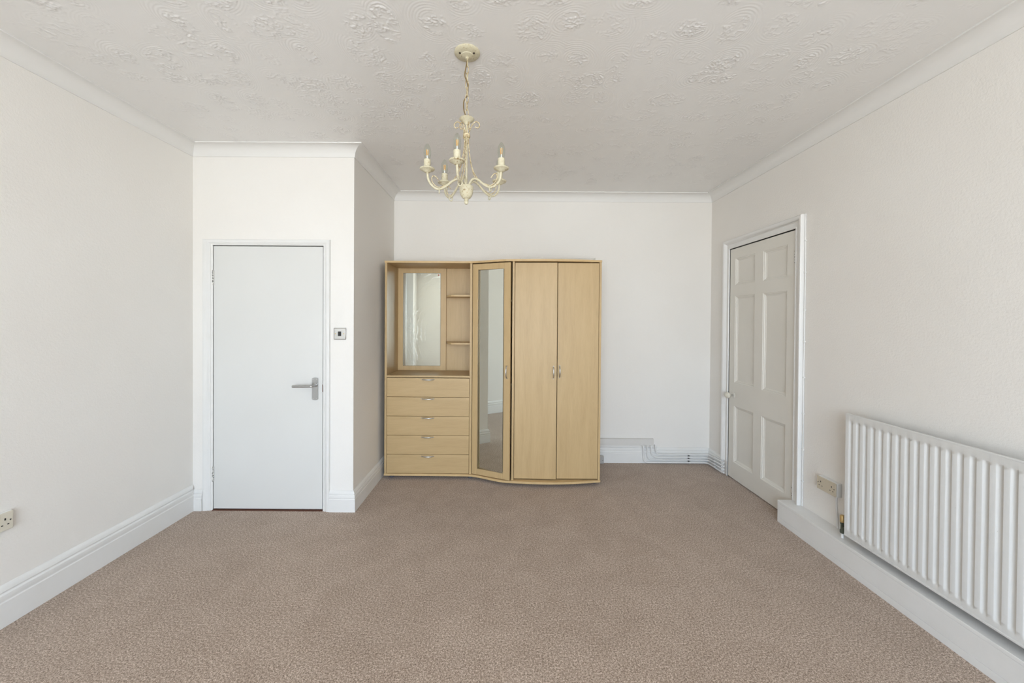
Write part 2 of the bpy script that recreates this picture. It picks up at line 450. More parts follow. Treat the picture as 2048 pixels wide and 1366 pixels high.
# coving
cp = [(0, HC), (.006, HC), (.006, HC+.006)]
for i in range(11):
    t = i/10*PI/2; cp.append((.006+(COVE-.014)*(1-math.cos(t)), HC+.006+(ZC-.008-HC-.006)*math.sin(t)))
cp += [(COVE, ZC-.008), (COVE, ZC), (0, ZC)]
runs = [((XL, YR, 0), (XL, YD, 0), (1, 0, 0), -1, -1, 'left wall'), ((XL, YD, 0), (XS, YD, 0), (0, -1, 0), -1, 1, 'wall above the flush door'),
        ((XS, YD, 0), (XS, YB, 0), (1, 0, 0), 1, -1, 'return wall'), ((XS, YB, 0), (XR, YB, 0), (0, -1, 0), -1, -1, 'wall behind the wardrobe'),
        ((XR, YB, 0), (XR, YR, 0), (-1, 0, 0), -1, -1, 'right wall'), ((XR, YR, 0), (XL, YR, 0), (0, 1, 0), -1, -1, 'rear wall')]
for i, (p0, p1, ou, a0, a1, nm) in enumerate(runs):
    b = B().run(cp, p0, p1, ou, a0, a1)
    tag(b.done('trim_%d' % (i+1), M['cove'], loc=(0, 0, 0), smooth=35), 'curved white coving along the %s' % nm, 'coving', kind='structure')
# skirting
def skirt(h, th):
    k = h/.19
    return [(0, 0), (th, 0), (th, .114*k), (th-.003, .119*k), (th-.003, .126*k), (th-.001, .132*k), (th-.003, .148*k), (th-.009, .154*k),
            (th-.009, .158*k), (th-.006, .163*k), (th-.008, .174*k), (th-.013, .184*k), (.003, h), (0, h)]
sl, so = skirt(.19, .022), skirt(.155, .022)
def sk(name, prof, p0, p1, ou, a0, a1, lab):
    tag(B().run(prof, p0, p1, ou, a0, a1).done(name, M['trim'], loc=(0, 0, 0), smooth=30), lab, 'baseboard', kind='structure')
sk('baseboard_left', sl, (XL, YR, 0), (XL, YD, 0), (1, 0, 0), -1, -1, 'tall moulded white baseboard along the left wall')
b = B().run(so, (XL, YD, 0), (-2.241, YD, 0), (0, -1, 0), -1, 0); b.run(so, (-1.296, YD, 0), (XS, YD, 0), (0, -1, 0), 0, 1)
tag(b.done('baseboard_closet', M['trim'], loc=(0, 0, 0), smooth=30), 'short white baseboards either side of the flush door', 'baseboard', kind='structure')
sk('baseboard_recess', so, (XS, YD, 0), (XS, YB, 0), (1, 0, 0), 1, -1, 'white baseboard on the shaded return wall')
sk('baseboard_back', so, (XS, YB, 0), (XR, YB, 0), (0, -1, 0), -1, -1, 'white baseboard on the wall behind the wardrobe')
sk('baseboard_corner', so, (XR, YB, 0), (XR, 3.642, 0), (-1, 0, 0), -1, 0, 'short white baseboard between corner and panelled door')
sk('baseboard_rear', sl, (XR-.115, YR, 0), (XL, YR, 0), (0, 1, 0), 0, -1, 'white baseboard under the window')
# boxed-in ledge along right wall
PX, PZ, PY = XR-.111, .155, 2.765
br = thing('baseboard_right', (XR-.05, 1, 0), 'boxed white ledge running along the floor under the radiator', 'baseboard', kind='structure')
b = B(); b.box(PX, XR, YR, PY, PZ-.018, PZ, .002); b.done('top_board', M['trim'], br)
b = B(); b.box(PX+.001, PX+.019, YR, PY-.001, .036, PZ-.0185, .0015); b.done('front_board', M['trim'], br)
b = B(); b.box(PX+.0005, PX+.019, YR, PY-.001, 0, .0355, .001); b.done('lower_strip', M['trim'], br)
b = B(); b.box(PX+.019, XR, PY-.019, PY-.001, 0, PZ-.0185); b.done('end_board', M['trim'], br)

# ------------------------------------------------------------------ doors
def arch_run(b, prof, path, n):
    """architrave profile (distance from opening, proudness) along path in wall plane; path: list of (point, outdir)"""
    rings = []
    for P_, O_ in path:
        rings.append([b.bm.verts.new(Vector(P_) + Vector(O_)*d_ + Vector(n)*p) for d_, p in prof])
    k = len(prof)
    for a, c in zip(rings, rings[1:]):
        for i in range(k): b.bm.faces.new((a[i], a[(i+1) % k], c[(i+1) % k], c[i]))
    b.bm.faces.new(rings[0][::-1]); b.bm.faces.new(rings[-1])
d1 = thing('door_1', ((D1[0]+D1[1])/2, YD, 0), 'plain white flush door with a lever handle', 'door', kind='structure')
prof1 = [(0, -.02), (0, .004), (.004, .007), (.012, .007), (.014, .012), (.024, .014), (.027, .009), (.031, .013), (.045, .018), (.058, .020), (.066, .018), (.070, .010), (.070, 0), (.05, 0), (.05, -.02)]
b = B()
arch_run(b, prof1, [((D1[0], YD, 0), (-1, 0, 0)), ((D1[0], YD, D1[2]), (-1, 0, .62)), ((D1[1], YD, D1[2]), (.75, 0, .62)), ((D1[1], YD, 0), (.75, 0, 0))], (0, -1, 0))
b.done('architrave', M['trim'], d1, smooth=40)
b = B(); b.box(D1[0], D1[1], YD+.05, YD+.118, 0, D1[2]); b.done('light_block_board', M['dark'], d1)  # added dark board closing the opening, keeps outside light from leaking round the leaf
b = B(); b.box(D1[0], D1[1], YD-.012, YD+.05, -.005, .004); b.done('threshold', M['threshold'], d1)
leaf = B(); leaf.box(D1[0]+.0018, D1[1]-.006, YD+.001, YD+.045, .010, D1[2]-.006, .0015); leaf = leaf.done('door_leaf', M['door'], d1)
hx0, hx1 = -1.430, -1.386
b = B()
zc_, hh, hw = .913, .084, .0215
poly = []
for i in range(9):
    t = PI*.22 + (PI*.56)*i/8; poly.append((math.cos(t)*.0285, hh-.020+math.sin(t)*.020))
for i in range(9):
    t = PI*1.22 + (PI*.56)*i/8; poly.append((math.cos(t)*.0285, -hh+.020+math.sin(t)*.020))
cxh = (hx0+hx1)/2
va_ = [b.bm.verts.new((cxh+x, YD+.001, zc_+z)) for x, z in poly]; vb_ = [b.bm.verts.new((cxh+x, YD-.007, zc_+z)) for x, z in poly]
n = len(poly); b.bm.faces.new(vb_)
for i in range(n): b.bm.faces.new((va_[i], va_[(i+1) % n], vb_[(i+1) % n], vb_[i]))
tag(b.done('handle_plate', M['satin'], leaf), 'satin metal backplate')
b = B(); b.tube(fillet([(cxh+.006, YD-.005, .944), (cxh+.006, YD-.055, .940), (-1.548, YD-.058, .938)], .02, 8), .0088, 12)
b.lathe([(.0155, 0), (.0155, .006), (.012, .010), (0, .011)], (cxh+.006, YD-.006, .944), 20, Matrix.Rotation(PI/2, 3, 'X'))
tag(b.done('lever', M['satin'], leaf, smooth=40), 'satin lever pointing left')
for x, z in ((-.014, .071), (.014, .071), (-.014, -.072), (.014, -.072)):
    b = B(); b.lathe([(.0035, 0), (.0035, .0012), (0, .0016)], (cxh+x, YD-.007, zc_+z), 12, Matrix.Rotation(PI/2, 3, 'X')); b.done('screw', M['brushed'], leaf)
b = B(); b.box(D1[1]-.0055, D1[1]-.001, YD-.004, YD+.02, .89, .945); b.done('latch_plate', M['threshold'], leaf)
for z in (1.735, .272):
    b = B()
    for k in range(5): b.tube([(D1[0]+.001, YD-.003, z-.055+k*.022), (D1[0]+.001, YD-.003, z-.055+k*.022+.0205)], .0065, 10)
    b.done('hinge', M['hinge'], leaf, smooth=40)

# six-panel door in the right wall
d2 = thing('door_2', (XR, (D2[0]+D2[1])/2, 0), 'cream six panel door with a round knob', 'door', kind='structure')
prof2 = [(0, -.02), (0, .006), (.004, .010), (.010, .010), (.012, .007), (.040, .007), (.042, .012), (.050, .016), (.055, .026), (.064, .032), (.076, .033), (.080, .026), (.080, 0), (.06, 0), (.06, -.02)]
b = B()
arch_run(b, prof2, [((XR, D2[1], .135), (0, .82, 0)), ((XR, D2[1], D2[2]), (0, .82, 1)), ((XR, D2[0], D2[2]), (0, -1.08, 1)), ((XR, D2[0], PZ+.0005), (0, -1.08, 0))], (-1, 0, 0))
b.done('architrave', M['trim'], d2, smooth=40)
b = B(); b.box(XR-.006, XR+.05, D2[1], D2[1]+.012, 0, .134); b.done('jamb_foot', M['trim'], d2)
b = B(); b.box(XR+.052, XR+.118, D2[0], D2[1], 0, D2[2]); b.done('light_block_board', M['dark'], d2)  # another added dark backing, blocks world light behind the panelled leaf
LX = XR+.003; y0, y1, z0, z1 = D2[0]+.004, D2[1]-.004, .008, D2[2]-.008
cols_, rows_ = [(2.853, 3.118), (3.222, 3.492)], [(.160, .672), (.882, 1.665), (1.766, 2.006)]
b = B()
ys = [y0, *[v for c_ in cols_ for v in c_], y1]; zs = [z0, *[v for r_ in rows_ for v in r_], z1]
for i in range(0, 6, 2): b.box(LX, LX+.04, ys[i], ys[i+1], z0, z1, .001, 1)
for c_ in cols_:
    for j in range(0, 8, 2): b.box(LX, LX+.04, c_[0]-.001, c_[1]+.001, zs[j], zs[j+1])
leaf2 = b.done('door_leaf', M['door2'], d2)
for c_ in cols_:
    for r_ in rows_:
        b = B(); pr = [(0, .0005), (.003, .004), (.010, .006), (.013, .011), (.022, .014), (.024, .016)]
        rings = []
        for ins, dep in pr:
            rings.append([b.bm.verts.new((LX+dep, y, z)) for y, z in ((c_[0]+ins, r_[0]+ins), (c_[1]-ins, r_[0]+ins), (c_[1]-ins, r_[1]-ins), (c_[0]+ins, r_[1]-ins))])
        for p_, q_ in zip(rings, rings[1:]):
            for k in range(4): b.bm.faces.new((p_[k], p_[(k+1) % 4], q_[(k+1) % 4], q_[k]))
        b.bm.faces.new(rings[-1])
        bk = [b.bm.verts.new((LX+.035, y, z)) for y, z in ((c_[0], r_[0]), (c_[1], r_[0]), (c_[1], r_[1]), (c_[0], r_[1]))]
        for k in range(4): b.bm.faces.new((rings[0][k], rings[0][(k+1) % 4], bk[(k+1) % 4], bk[k]))
        b.bm.faces.new(bk); b.done('panel', M['door2'], leaf2)
RY = Matrix.Rotation(-PI/2, 3, 'Y')
b = B(); b.lathe([(.024, 0), (.024, .003), (.018, .006), (0, .006)], (LX, 3.500, .765), 24, RY); b.done('knob_rose', M['door2'], leaf2, smooth=40)
b = B(); b.lathe([(.008, 0), (.008, .03), (0, .03)], (LX-.005, 3.500, .765), 16, RY); b.done('knob_stem', M['brushed'], leaf2, smooth=40)
b = B(); b.lathe([(.011, .028), (.020, .032), (.026, .040), (.028, .050), (.026, .060), (.018, .068), (.008, .0715), (0, .072)], (LX-.005, 3.500, .765), 28, RY)
tag(b.done('knob', M['knob'], leaf2, smooth=50), 'glossy cream round knob')
for z in (1.90, .21):
    b = B()
    for k in range(4): b.tube([(XR-.002, D2[0]+.002, z-.045+k*.023), (XR-.002, D2[0]+.002, z-.045+k*.023+.0215)], .006, 10)
    b.done('hinge', M['hinge'], leaf2, smooth=40)

# ------------------------------------------------------------------ wardrobe
WL, WRR, ZT0, ZT1, ZB0, ZB1, YBK = -1.076, .840, 1.940, 1.957, .030, .048, 3.868
wd = thing('wardrobe', ((WL+WRR)/2, 3.6, 0), 'beech laminate wardrobe unit with drawers, mirrored door and double doors', 'wardrobe')
front = [(WL, 3.443), (-.7, 3.442), (-.34, 3.440)]
for i in range(1, 9):
    t = i/8; s_ = t*t*(3-2*t); front.append((-.34+(.06+.34)*t, 3.440+(3.304-3.440)*s_))
for i in range(1, 13):
    t = i/12; front.append((.06+(WRR-.06)*t, 3.304 + .030*t - .036*math.sin(PI*t)))
outl = front + [(WRR, YBK), (WL, YBK)]
b = B().prism(outl, ZT0, ZT1); b.done('top_board', M['wood_edge'], wd)
b = B().prism(outl, ZB0, ZB1); b.done('base_board', M['wood_edge'], wd)
def wbox(name, mat, *a, bev=.001, parent=None):
    b = B(); b.box(*a, bev, 1); return b.done(name, mat, parent or wd)
YF, YFR = 3.448, 3.338
wbox('side_panel', M['wood_v'], WL+.002, WL+.021, YF, YBK, ZB1, ZT0)
wbox('side_panel', M['wood_v'], -.311, -.291, YF, YBK, ZB1, ZT0)
wbox('side_panel', M['wood_v'], .066, .085, 3.322, YBK, ZB1, ZT0)
wbox('side_panel', M['wood_v'], .819, .838, YFR, YBK, ZB1, ZT0)
wbox('back_panel', M['wood_p'], WL+.022, -.312, 3.822, 3.832, ZB1, ZT0)
wbox('back_panel', M['wood_p'], -.290, .065, 3.822, 3.832, ZB1, ZT0)
wbox('back_panel', M['wood_p'], .086, .818, 3.822, 3.832, ZB1, ZT0)
wbox('deck', M['wood_h'], WL+.0215, -.3115, YF-.001, 3.821, .914, .931)
mb = wbox('mirror_board', M['wood_p'], WL+.022, -.578, 3.800, 3.8215, .932, ZT0-.001)
b = B(); mx0, mx1, mz0, mz1 = -1.001, -.632, .978, 1.891
b.box(mx0, mx1, 3.796, 3.7995, mz0, mz1); b.done('mirror_backing', M['mirror_edge'], mb)
b = B(); bv = .024
q = [(mx0+bv, 3.7925), (mx1-.002, 3.7925), (mx1-.002, 3.7955), (mx0+.002, 3.7955), (mx0+.002, 3.7945)]
b.prism(q, mz0+.002, mz1-.002); tag(b.done('mirror', M['mirror_smear'], mb), 'smeared upright mirror')
b = B(); b.lathe([(.007, 0), (.007, .0006), (0, .0006)], (-.652, 3.7924, 1.872), 16, Matrix.Rotation(PI/2, 3, 'X')); b.done('sticker', M['sticker'], mb)
for z in (1.650, 1.203):
    b = B(); b.prism([(-.3115, 3.582), (-.470, 3.582), (-.500, 3.588), (-.530, 3.62), (-.560, 3.70), (-.573, 3.799), (-.573, 3.821), (-.3115, 3.821)], z, z+.015)
    b.done('shelf', M['wood_edge'], wd)
# drawers
def bow_handle(name, parent, L, axis, c, out=(0, -1, 0)):
    """a slim bowed handle; axis = direction of its length"""
    ax, o3 = Vector(axis), Vector(out); c = Vector(c)
    pts, rad = [], []
    N = 14
    for i in range(N+1):
        t = -1+2*i/N
        h = .021*(1-abs(t)**2.6)
        pts.append(c + ax*(t*L/2) + o3*(h+.002)); rad.append(.0034+.0022*(1-t*t))
    b = B(); b.tube(pts, rad, 10)
    for sg in (-1, 1): b.tube([c+ax*(sg*L*.46) - o3*.003, c+ax*(sg*L*.46)+o3*.008], .0045, 8)
    return tag(b.done(name, M['chrome'], parent, smooth=50), 'slim bowed metal handle')
dz = .1722
b = B(); b.box(WL+.0235, -.3135, YF, YF+.018, .0505, .0505+dz-.003, .0012, 1); dr0 = b.done('drawer_front', M['wood_h'], wd)
bow_handle('handle', dr0, .112, (1, 0, 0), (-.684, YF, .0505+dz-.016))
for k in range(1, 5): copy_part(dr0, wd, (0, 0, k*dz))
# mirrored door on the slanted section
hx, hy, fx, fy = -.287, 3.446, .048, 3.302
ang = math.atan2(hy-fy, fx-hx); Lw = math.hypot(fx-hx, hy-fy)
def dm(ox, oy, a_): return Matrix.Translation((ox, oy, 0)) @ Matrix.Rotation(-a_, 4, 'Z')
md = dm(hx, hy, ang)
zb, zt = .053, 1.931
b = B(); fw = .052
b.box(0, fw, 0, .018, zb, zt, .001, 1, md); b.box(Lw-fw-.008, Lw, 0, .018, zb, zt, .001, 1, md)
b.box(fw, Lw-fw-.008, 0, .018, zb, .105, .001, 1, md); b.box(fw, Lw-fw-.008, 0, .018, zt-.052, zt, .001, 1, md)
mdo = b.done('mirrored_door', M['wood_v'], wd)
b = B(); b.box(fw, Lw-fw-.008, .0225, .0240, .105, zt-.052, 0, 1, md); b.done('mirror_backing', M['mirror_edge'], mdo)
b = B(); MT = math.radians(6.3)
mw = Lw-2*fw-.008
mm = md @ Matrix.Translation((fw+mw/2, .008, 0)) @ Matrix.Rotation(-MT, 4, 'Z')
b.box(-mw/2+.001, mw/2-.001, -.001, .001, .107, zt-.054, 0, 1, mm); tag(b.done('mirror', M['mirror'], mdo), 'tall narrow mirror')
hc_ = md @ Vector((Lw-.028, 0, .985)); hn = (md.to_3x3() @ Vector((0, -1, 0)))
bow_handle('handle', mdo, .112, (0, 0, 1), hc_, hn)
# double doors; the left one a little ajar
def door(x0, x1, hinge, a_):
    mt = dm(hinge, YFR, a_) if hinge == x0 else dm(hinge, YFR, a_)
    b = B(); b.box(x0-hinge, x1-hinge, 0, .018, .058, ZT0-.008, .0012, 1, mt); o = b.done('door', M['wood_v'], wd)
    return o, mt
dl, mt = door(.0885, .4535, .0885, math.radians(2.6))
bow_handle('handle', dl, .112, (0, 0, 1), mt @ Vector((.337, 0, .985)), mt.to_3x3() @ Vector((0, -1, 0)))
dr_, mt = door(.4605, .816, .816, math.radians(0))
bow_handle('handle', dr_, .112, (0, 0, 1), mt @ Vector((-.336, 0, .990)), mt.to_3x3() @ Vector((0, -1, 0)))
wbox('inner_shelf', M['wood_h'], -.2895, .0645, 3.47, 3.82, 1.60, 1.618)
wbox('inner_shelf', M['wood_h'], -.2895, .0645, 3.47, 3.82, .845, .863)
for x, y in ((-1.015, 3.49), (-.302, 3.49), (.073, 3.40), (.45, 3.42), (.80, 3.40), (-1.015, 3.80), (-.302, 3.80), (.073, 3.80), (.80, 3.80)):
    b = B(); b.lathe([(.018, 0), (.021, .003), (.021, .012), (.014, .018), (.014, ZB0), (0, ZB0)], (x, y, 0), 18); b.done('foot', M['foot'], wd, smooth=40)
# clear plastic tray on top
b = B(); b.box(.14, .82, 3.50, 3.74, ZT1, ZT1+.002); b.box(.14, .82, 3.50, 3.503, ZT1, ZT1+.045); b.box(.14, .82, 3.737, 3.74, ZT1, ZT1+.045)
b.box(.14, .143, 3.503, 3.737, ZT1, ZT1+.045); b.box(.817, .82, 3.503, 3.737, ZT1, ZT1+.045)
tag(b.done('plastic_lid', M['clear']), 'shallow clear plastic lid lying on top of the wardrobe', 'lid')

# ------------------------------------------------------------------ chandelier
CX, CY = -.187, 1.845
ch = thing('chandelier', (CX, CY, 1.985), 'cream painted five arm chandelier with clear candle bulbs hanging from ceiling', 'chandelier')
def cc(x, y, z): return (CX+x, CY+y, z)
b = B(); b.lathe([(.061, ZC), (.061, ZC-.004), (.058, ZC-.008), (.046, ZC-.013), (.032, ZC-.016), (.030, ZC-.019), (.014, ZC-.022), (.008, ZC-.024), (.0075, ZC-.031), (0, ZC-.033)], (CX, CY, 0), 40)
cano = b.done('ceiling_canopy', M['cream'], ch, smooth=35)
for t in (-.5, -2.6):
    b = B(); x, y = .038*math.cos(t), .038*math.sin(t)
    b.lathe([(.0045, 0), (.0045, .003), (0, .003)], cc(x, y, ZC-.0175), 12); b.done('screw', M['dark'], cano)
# chain
zt_, zb_ = ZC-.030, 2.402; NL = 8; step = (zt_-zb_)/NL
for k in range(NL):
    zc0 = zt_-step*(k+.5); a_ = (0 if k % 2 else PI/2)+.35; hl, hw_ = step*.5+.0035, .0075
    pts = []
    for i in range(20):
        t = 2*PI*i/20; ex = hw_*math.copysign(abs(math.cos(t))**.7, math.cos(t)); ez = hl*math.copysign(abs(math.sin(t))**.85, math.sin(t))
        pts.append(cc(ex*math.cos(a_), ex*math.sin(a_), zc0+ez))
    b = B(); b.tube(pts, .0019, 8, closed=True); b.done('chain_link', M['wire'], ch, smooth=60)
b = B(); b.tube(spline([cc(.002, 0, ZC-.032), cc(-.006, -.004, 2.63), cc(-.010, -.006, 2.595), cc(.004, -.006, 2.55), cc(.001, .006, 2.51), cc(-.014, -.004, 2.475), cc(-.013, -.006, 2.43), cc(0, 0, 2.395)]), .0028, 8)
b.done('cable', M['cord'], ch, smooth=60)
# hub
b = B(); b.lathe([(.006, 2.404), (.013, 2.402), (.014, 2.396), (.034, 2.394), (.036, 2.391), (.030, 2.385), (.018, 2.378), (.011, 2.370), (.008, 2.364), (0, 2.363)], (CX, CY, 0), 32); b.done('top_cup', M['cream'], ch, smooth=35)
b = B(); b.tube([cc(0, 0, 2.368), cc(0, 0, 2.07)], .0055, 12); b.done('stem', M['cream'], ch, smooth=60)
b = B(); b.lathe([(.010, 2.322), (.016, 2.320), (.0165, 2.314), (.0165, 2.308), (.015, 2.304), (.010, 2.303)], (CX, CY, 0), 24); b.done('collar', M['wire'], ch, smooth=40)
b = B(); b.lathe([(.012, 2.078), (.024, 2.076), (.0330, 2.072), (.0335, 2.062), (.0320, 2.045), (.0270, 2.028), (.019, 2.016), (.010, 2.011), (.009, 2.007), (.011, 2.005), (.008, 2.003), (.0095, 1.998), (.010, 1.994), (.007, 1.988), (0, 1.985)], (CX, CY, 0), 32)
b.done('urn', M['cream'], ch, smooth=40)
for az, s_ in ((0.05, 1), (PI-.1, 1), (PI*.62, .8), (PI*1.6, .45), (PI*1.35, .8)):   # ribbon curls above the collar
    dx, dy = math.cos(az), math.sin(az)
    rz = [(.010, 2.31), (.014, 2.338), (.026, 2.366), (.042, 2.381), (.056, 2.376), (.061, 2.362), (.052, 2.352), (.040, 2.356)]
    if s_ < .9: rz = [(.010, 2.31), (.015, 2.335), (.028, 2.354), (.043, 2.357), (.056, 2.343), (.057, 2.327), (.048, 2.322), (.042, 2.330)]
    b = B(); b.tube(spline([cc(r*dx, r*dy, z) for r, z in rz], 6), .0026, 8); b.done('curl', M['wire'], ch, smooth=60)
# arms (angle from the viewing side, cup height)
ARM_R = .184
for phi, zcup in ((-7, 2.118), (65, 2.128), (-79, 2.139), (-137, 2.136), (122, 2.131)):
    t = math.radians(phi); dx, dy = math.sin(t), -math.cos(t)
    def rp(r, z, side=0): return cc(r*dx - side*dy, r*dy + side*dx, z)
    zo = zcup-2.136
    b = B(); b.tube(spline([rp(.012, 2.070), rp(.022, 2.092), rp(.042, 2.103), rp(.066, 2.092), rp(.100, 2.064), rp(.130, 2.050), rp(.158, 2.060+zo*.4), rp(.178, 2.088+zo*.8), rp(ARM_R, 2.126+zo)], 7), .0054, 12)
    arm = b.done('arm', M['cream'], ch, smooth=60)
    b = B(); b.lathe([(.008, zcup-.016), (.015, zcup-.013), (.022, zcup-.006), (.033, zcup-.002), (.0355, zcup+.002), (.034, zcup+.004), (.020, zcup+.002), (0, zcup+.002)], rp(ARM_R, 0), 32)
    b.done('drip_pan', M['cream'], ch, smooth=35)
    b = B(); b.lathe([(0, zcup+.001), (.0155, zcup+.001), (.0158, zcup+.0445), (.014, zcup+.046), (0, zcup+.0455)], rp(ARM_R, 0), 24)
    b.done('candle_sleeve', M['cream'], ch, smooth=35)
    zb2 = zcup+.045
    b = B(); b.lathe([(.0115, zb2-.003), (.0128, zb2+.004), (.0158, zb2+.016), (.0175, zb2+.030), (.0170, zb2+.044), (.0140, zb2+.057), (.0090, zb2+.067), (.0040, zb2+.073), (0, zb2+.0745)], rp(ARM_R, 0), 24)
    bulb = b.done('bulb', M['bulb'], ch, smooth=80)
    b = B(); b.lathe([(.006, zb2-.002), (.004, zb2+.005), (.0022, zb2+.011), (.0026, zb2+.019), (0, zb2+.0205)], rp(ARM_R, 0), 14); b.done('bulb_stem', M['bulb_stem'], bulb, smooth=50)
    for k in range(4):
        a_ = PI/4+k*PI/2; px_, py_, _ = rp(ARM_R, 0)
        b = B(); b.tube([(px_+.0035*math.cos(a_), py_+.0035*math.sin(a_), zb2+.021), (px_+.0050*math.cos(a_), py_+.0050*math.sin(a_), zb2+.046)], .0013, 8)
        b.done('filament', M['filament'], bulb, smooth=60)
    # tie ring round the arm and the thin rod that runs from collar through it
    b = B(); b.tube([rp(.128+.0, 2.048+.013*math.sin(q_)-.004, .0095*math.cos(q_)) for q_ in [2*PI*i/18 for i in range(18)]], .0026, 8, closed=True)
    b.done('tie_ring', M['cream'], arm, smooth=60)
    b = B(); b.tube(spline([rp(.008, 2.306), rp(.014, 2.24), rp(.024, 2.18), rp(.044, 2.125), rp(.075, 2.085), rp(.105, 2.068), rp(.130, 2.059), rp(.150, 2.068), rp(.163, 2.088), rp(.160, 2.107), rp(.148, 2.110), rp(.132, 2.094)], 6), .0022, 8)
    b.done('rod', M['wire'], ch, smooth=60)

# ------------------------------------------------------------------ radiator
RX, RY0, RY1, RZ0, RZ1 = 1.988, .62, 2.238, .200, .904
rd = thing('radiator', (2.02, (RY0+RY1)/2, RZ0), 'white ribbed panel radiator mounted on the right wall', 'radiator')
pitch, fwid = .0443, .0265
nfl = int((RY1-RY0-.02)/pitch)
ysx = [RY1]
flu = []
prof_t = [(0, 0), (.10, .12), (.24, .62), (.38, .95), (.50, 1), (.70, 1), (.80, .9), (.90, .5), (.97, .1), (1, 0)]
cols_y = [(RY1, 0)]
for k in range(nfl):
    yl = RY1-.019-pitch*k
    for t, dpt in prof_t: cols_y.append((yl-t*fwid, dpt))
cols_y.append((RY0, 0))
zr = [(RZ0, 0), (RZ0+.028, 0), (RZ0+.033, .25), (RZ0+.040, .75), (RZ0+.048, 1), (RZ1-.052, 1), (RZ1-.044, .75), (RZ1-.037, .25), (RZ1-.032, 0), (RZ1, 0)]
b = B(); grid = [[b.bm.verts.new((RX+.0085*dy_*dz_, y, z)) for y, dy_ in cols_y] for z, dz_ in zr]
for i in range(len(zr)-1):
    for j in range(len(cols_y)-1):
        b.bm.faces.new((grid[i][j], grid[i][j+1], grid[i+1][j+1], grid[i+1][j]))
bx = RX+.022
bk = [b.bm.verts.new((bx, y, z)) for y, z in ((RY1, RZ0), (RY0, RZ0), (RY0, RZ1), (RY1, RZ1))]
b.bm.faces.new(bk)
b.bm.faces.new([*grid[0], bk[1], bk[0]]); b.bm.faces.new([*grid[-1][::-1], bk[3], bk[2]])
b.bm.faces.new([r_[0] for r_ in grid][::-1]+[bk[0], bk[3]]); b.bm.faces.new([r_[-1] for r_ in grid]+[bk[2], bk[1]])
rp_ = b.done('panel', M['rad'], rd, smooth=40)
b = B(); b.box(RX-.002, RX+.010, RY0, RY1, RZ0-.004, RZ0+.006, .002); b.done('bottom_seam', M['rad'], rd)
b = B(); b.box(RX-.001, RX+.014, RY0, RY1, RZ1-.004, RZ1+.004, .002); b.done('top_seam', M['rad'], rd)
for y in (2.05, .82):
    b = B(); b.box(RX+.022, XR-.001, y-.02, y+.02, RZ0+.06, RZ1-.06); b.done('bracket', M['rad'], rd)
vx, vy = 2.018, 2.283
b = B(); b.lathe([(.011, .246), (.013, .248), (.013, .284), (.010, .288), (0, .288)], (vx, vy, 0), 18); tag(b.done('valve_cap', M['brass'], rd, smooth=40), 'old brass valve cap')
b = B(); b.lathe([(.008, .180), (.012, .184), (.012, .200), (.009, .204), (.009, .232), (.011, .236), (.011, .246)], (vx, vy, 0), 18); b.tube([(vx, vy, .218), (vx, RY1-.004, .218)], .008, 12)
tag(b.done('valve_body', M['green'], rd, smooth=40), 'dull green tarnished valve')
b = B(); b.tube([(vx, vy, PZ), (vx, vy, .181)], .0075, 12); b.done('valve_pipe', M['pipe'], rd, smooth=60)

# ------------------------------------------------------------------ sockets and switch
def socket(name, T, label, face, group, box_d=.03):
    """T maps (along wall, out of wall, up) to world; double 13 A outlet"""
    root = thing(name, tuple(T @ Vector((0, 0, -.043))), label, 'socket', group)
    def bx_(nm, mat, x0, x1, n0, n1, z0, z1, bev=0, par=None):
        b = B(); b.box(x0, x1, n0, n1, z0, z1, bev, 2, T); return b.done(nm, mat, par or root)
    bx_('back_box', M['socket_box'], -.073, .073, 0, box_d, -.043, .043, .003)
    fp = bx_('face_plate', face, -.0715, .0715, box_d+.0002, box_d+.008, -.0415, .0415, .003)
    n = box_d+.008
    for s_ in (-1, 1):
        c = s_*.041
        bx_('pin_slot', M['black'], c-.003, c+.003, n-.001, n+.0003, .006, .016, 0, fp)
        for k in (-1, 1): bx_('pin_slot', M['black'], c+k*.011-.0035, c+k*.011+.0035, n-.001, n+.0003, -.017, -.012, 0, fp)
        b = B(); b.lathe([(.0032, -.001), (.0032, .0004), (0, .0004)], tuple(T @ Vector((s_*.0603, n, .002))), 12, T.to_3x3() @ Matrix.Rotation(-PI/2, 3, 'X')); b.done('screw', M['black'], fp)
        bx_('rocker', face, s_*.012-.0085, s_*.012+.0085, n, n+.0025, .018, .036, .0015, fp)
    return root
# right wall: along -Y (left to right seen from room), out -X
TR = Matrix(((0, -1, 0, XR), (-1, 0, 0, 2.437), (0, 0, 1, .397), (0, 0, 0, 1)))
socket('wall_socket', TR, 'yellowed double wall socket beside the radiator', M['cream_plastic'], 'yellowed double sockets')
TL = Matrix(((0, 1, 0, XL), (1, 0, 0, 1.726), (0, 0, 1, .487), (0, 0, 0, 1)))
socket('wall_socket', TL, 'yellowed double wall socket on the left wall above baseboard', M['cream_plastic_l'], 'yellowed double sockets', .012)
skt = thing('wall_socket', (.95, YB-.03, .002), 'shade-grey socket low on the baseboard half hidden behind wardrobe', 'socket')
b = B(); b.box(.868, 1.003, YB-.056, YB-.0225, .003, .078, .005); bo = b.done('back_box', M['shade_grey_box'], skt)
b = B(); b.lathe([(.003, 0), (.003, .0012), (0, .0012)], (.990, YB-.056, .035), 12, Matrix.Rotation(PI/2, 3, 'X')); b.done('screw', M['black'], bo)
sx, sz = -1.2235, 1.3245
sw = thing('light_switch', (sx, YD, sz-.043), 'square steel light switch with black rocker beside flush door', 'switch')
b = B(); b.box(sx-.045, sx+.045, YD-.009, YD, sz-.043, sz+.043, .004, 3); b.done('plate_rim', M['rim'], sw, smooth=40)
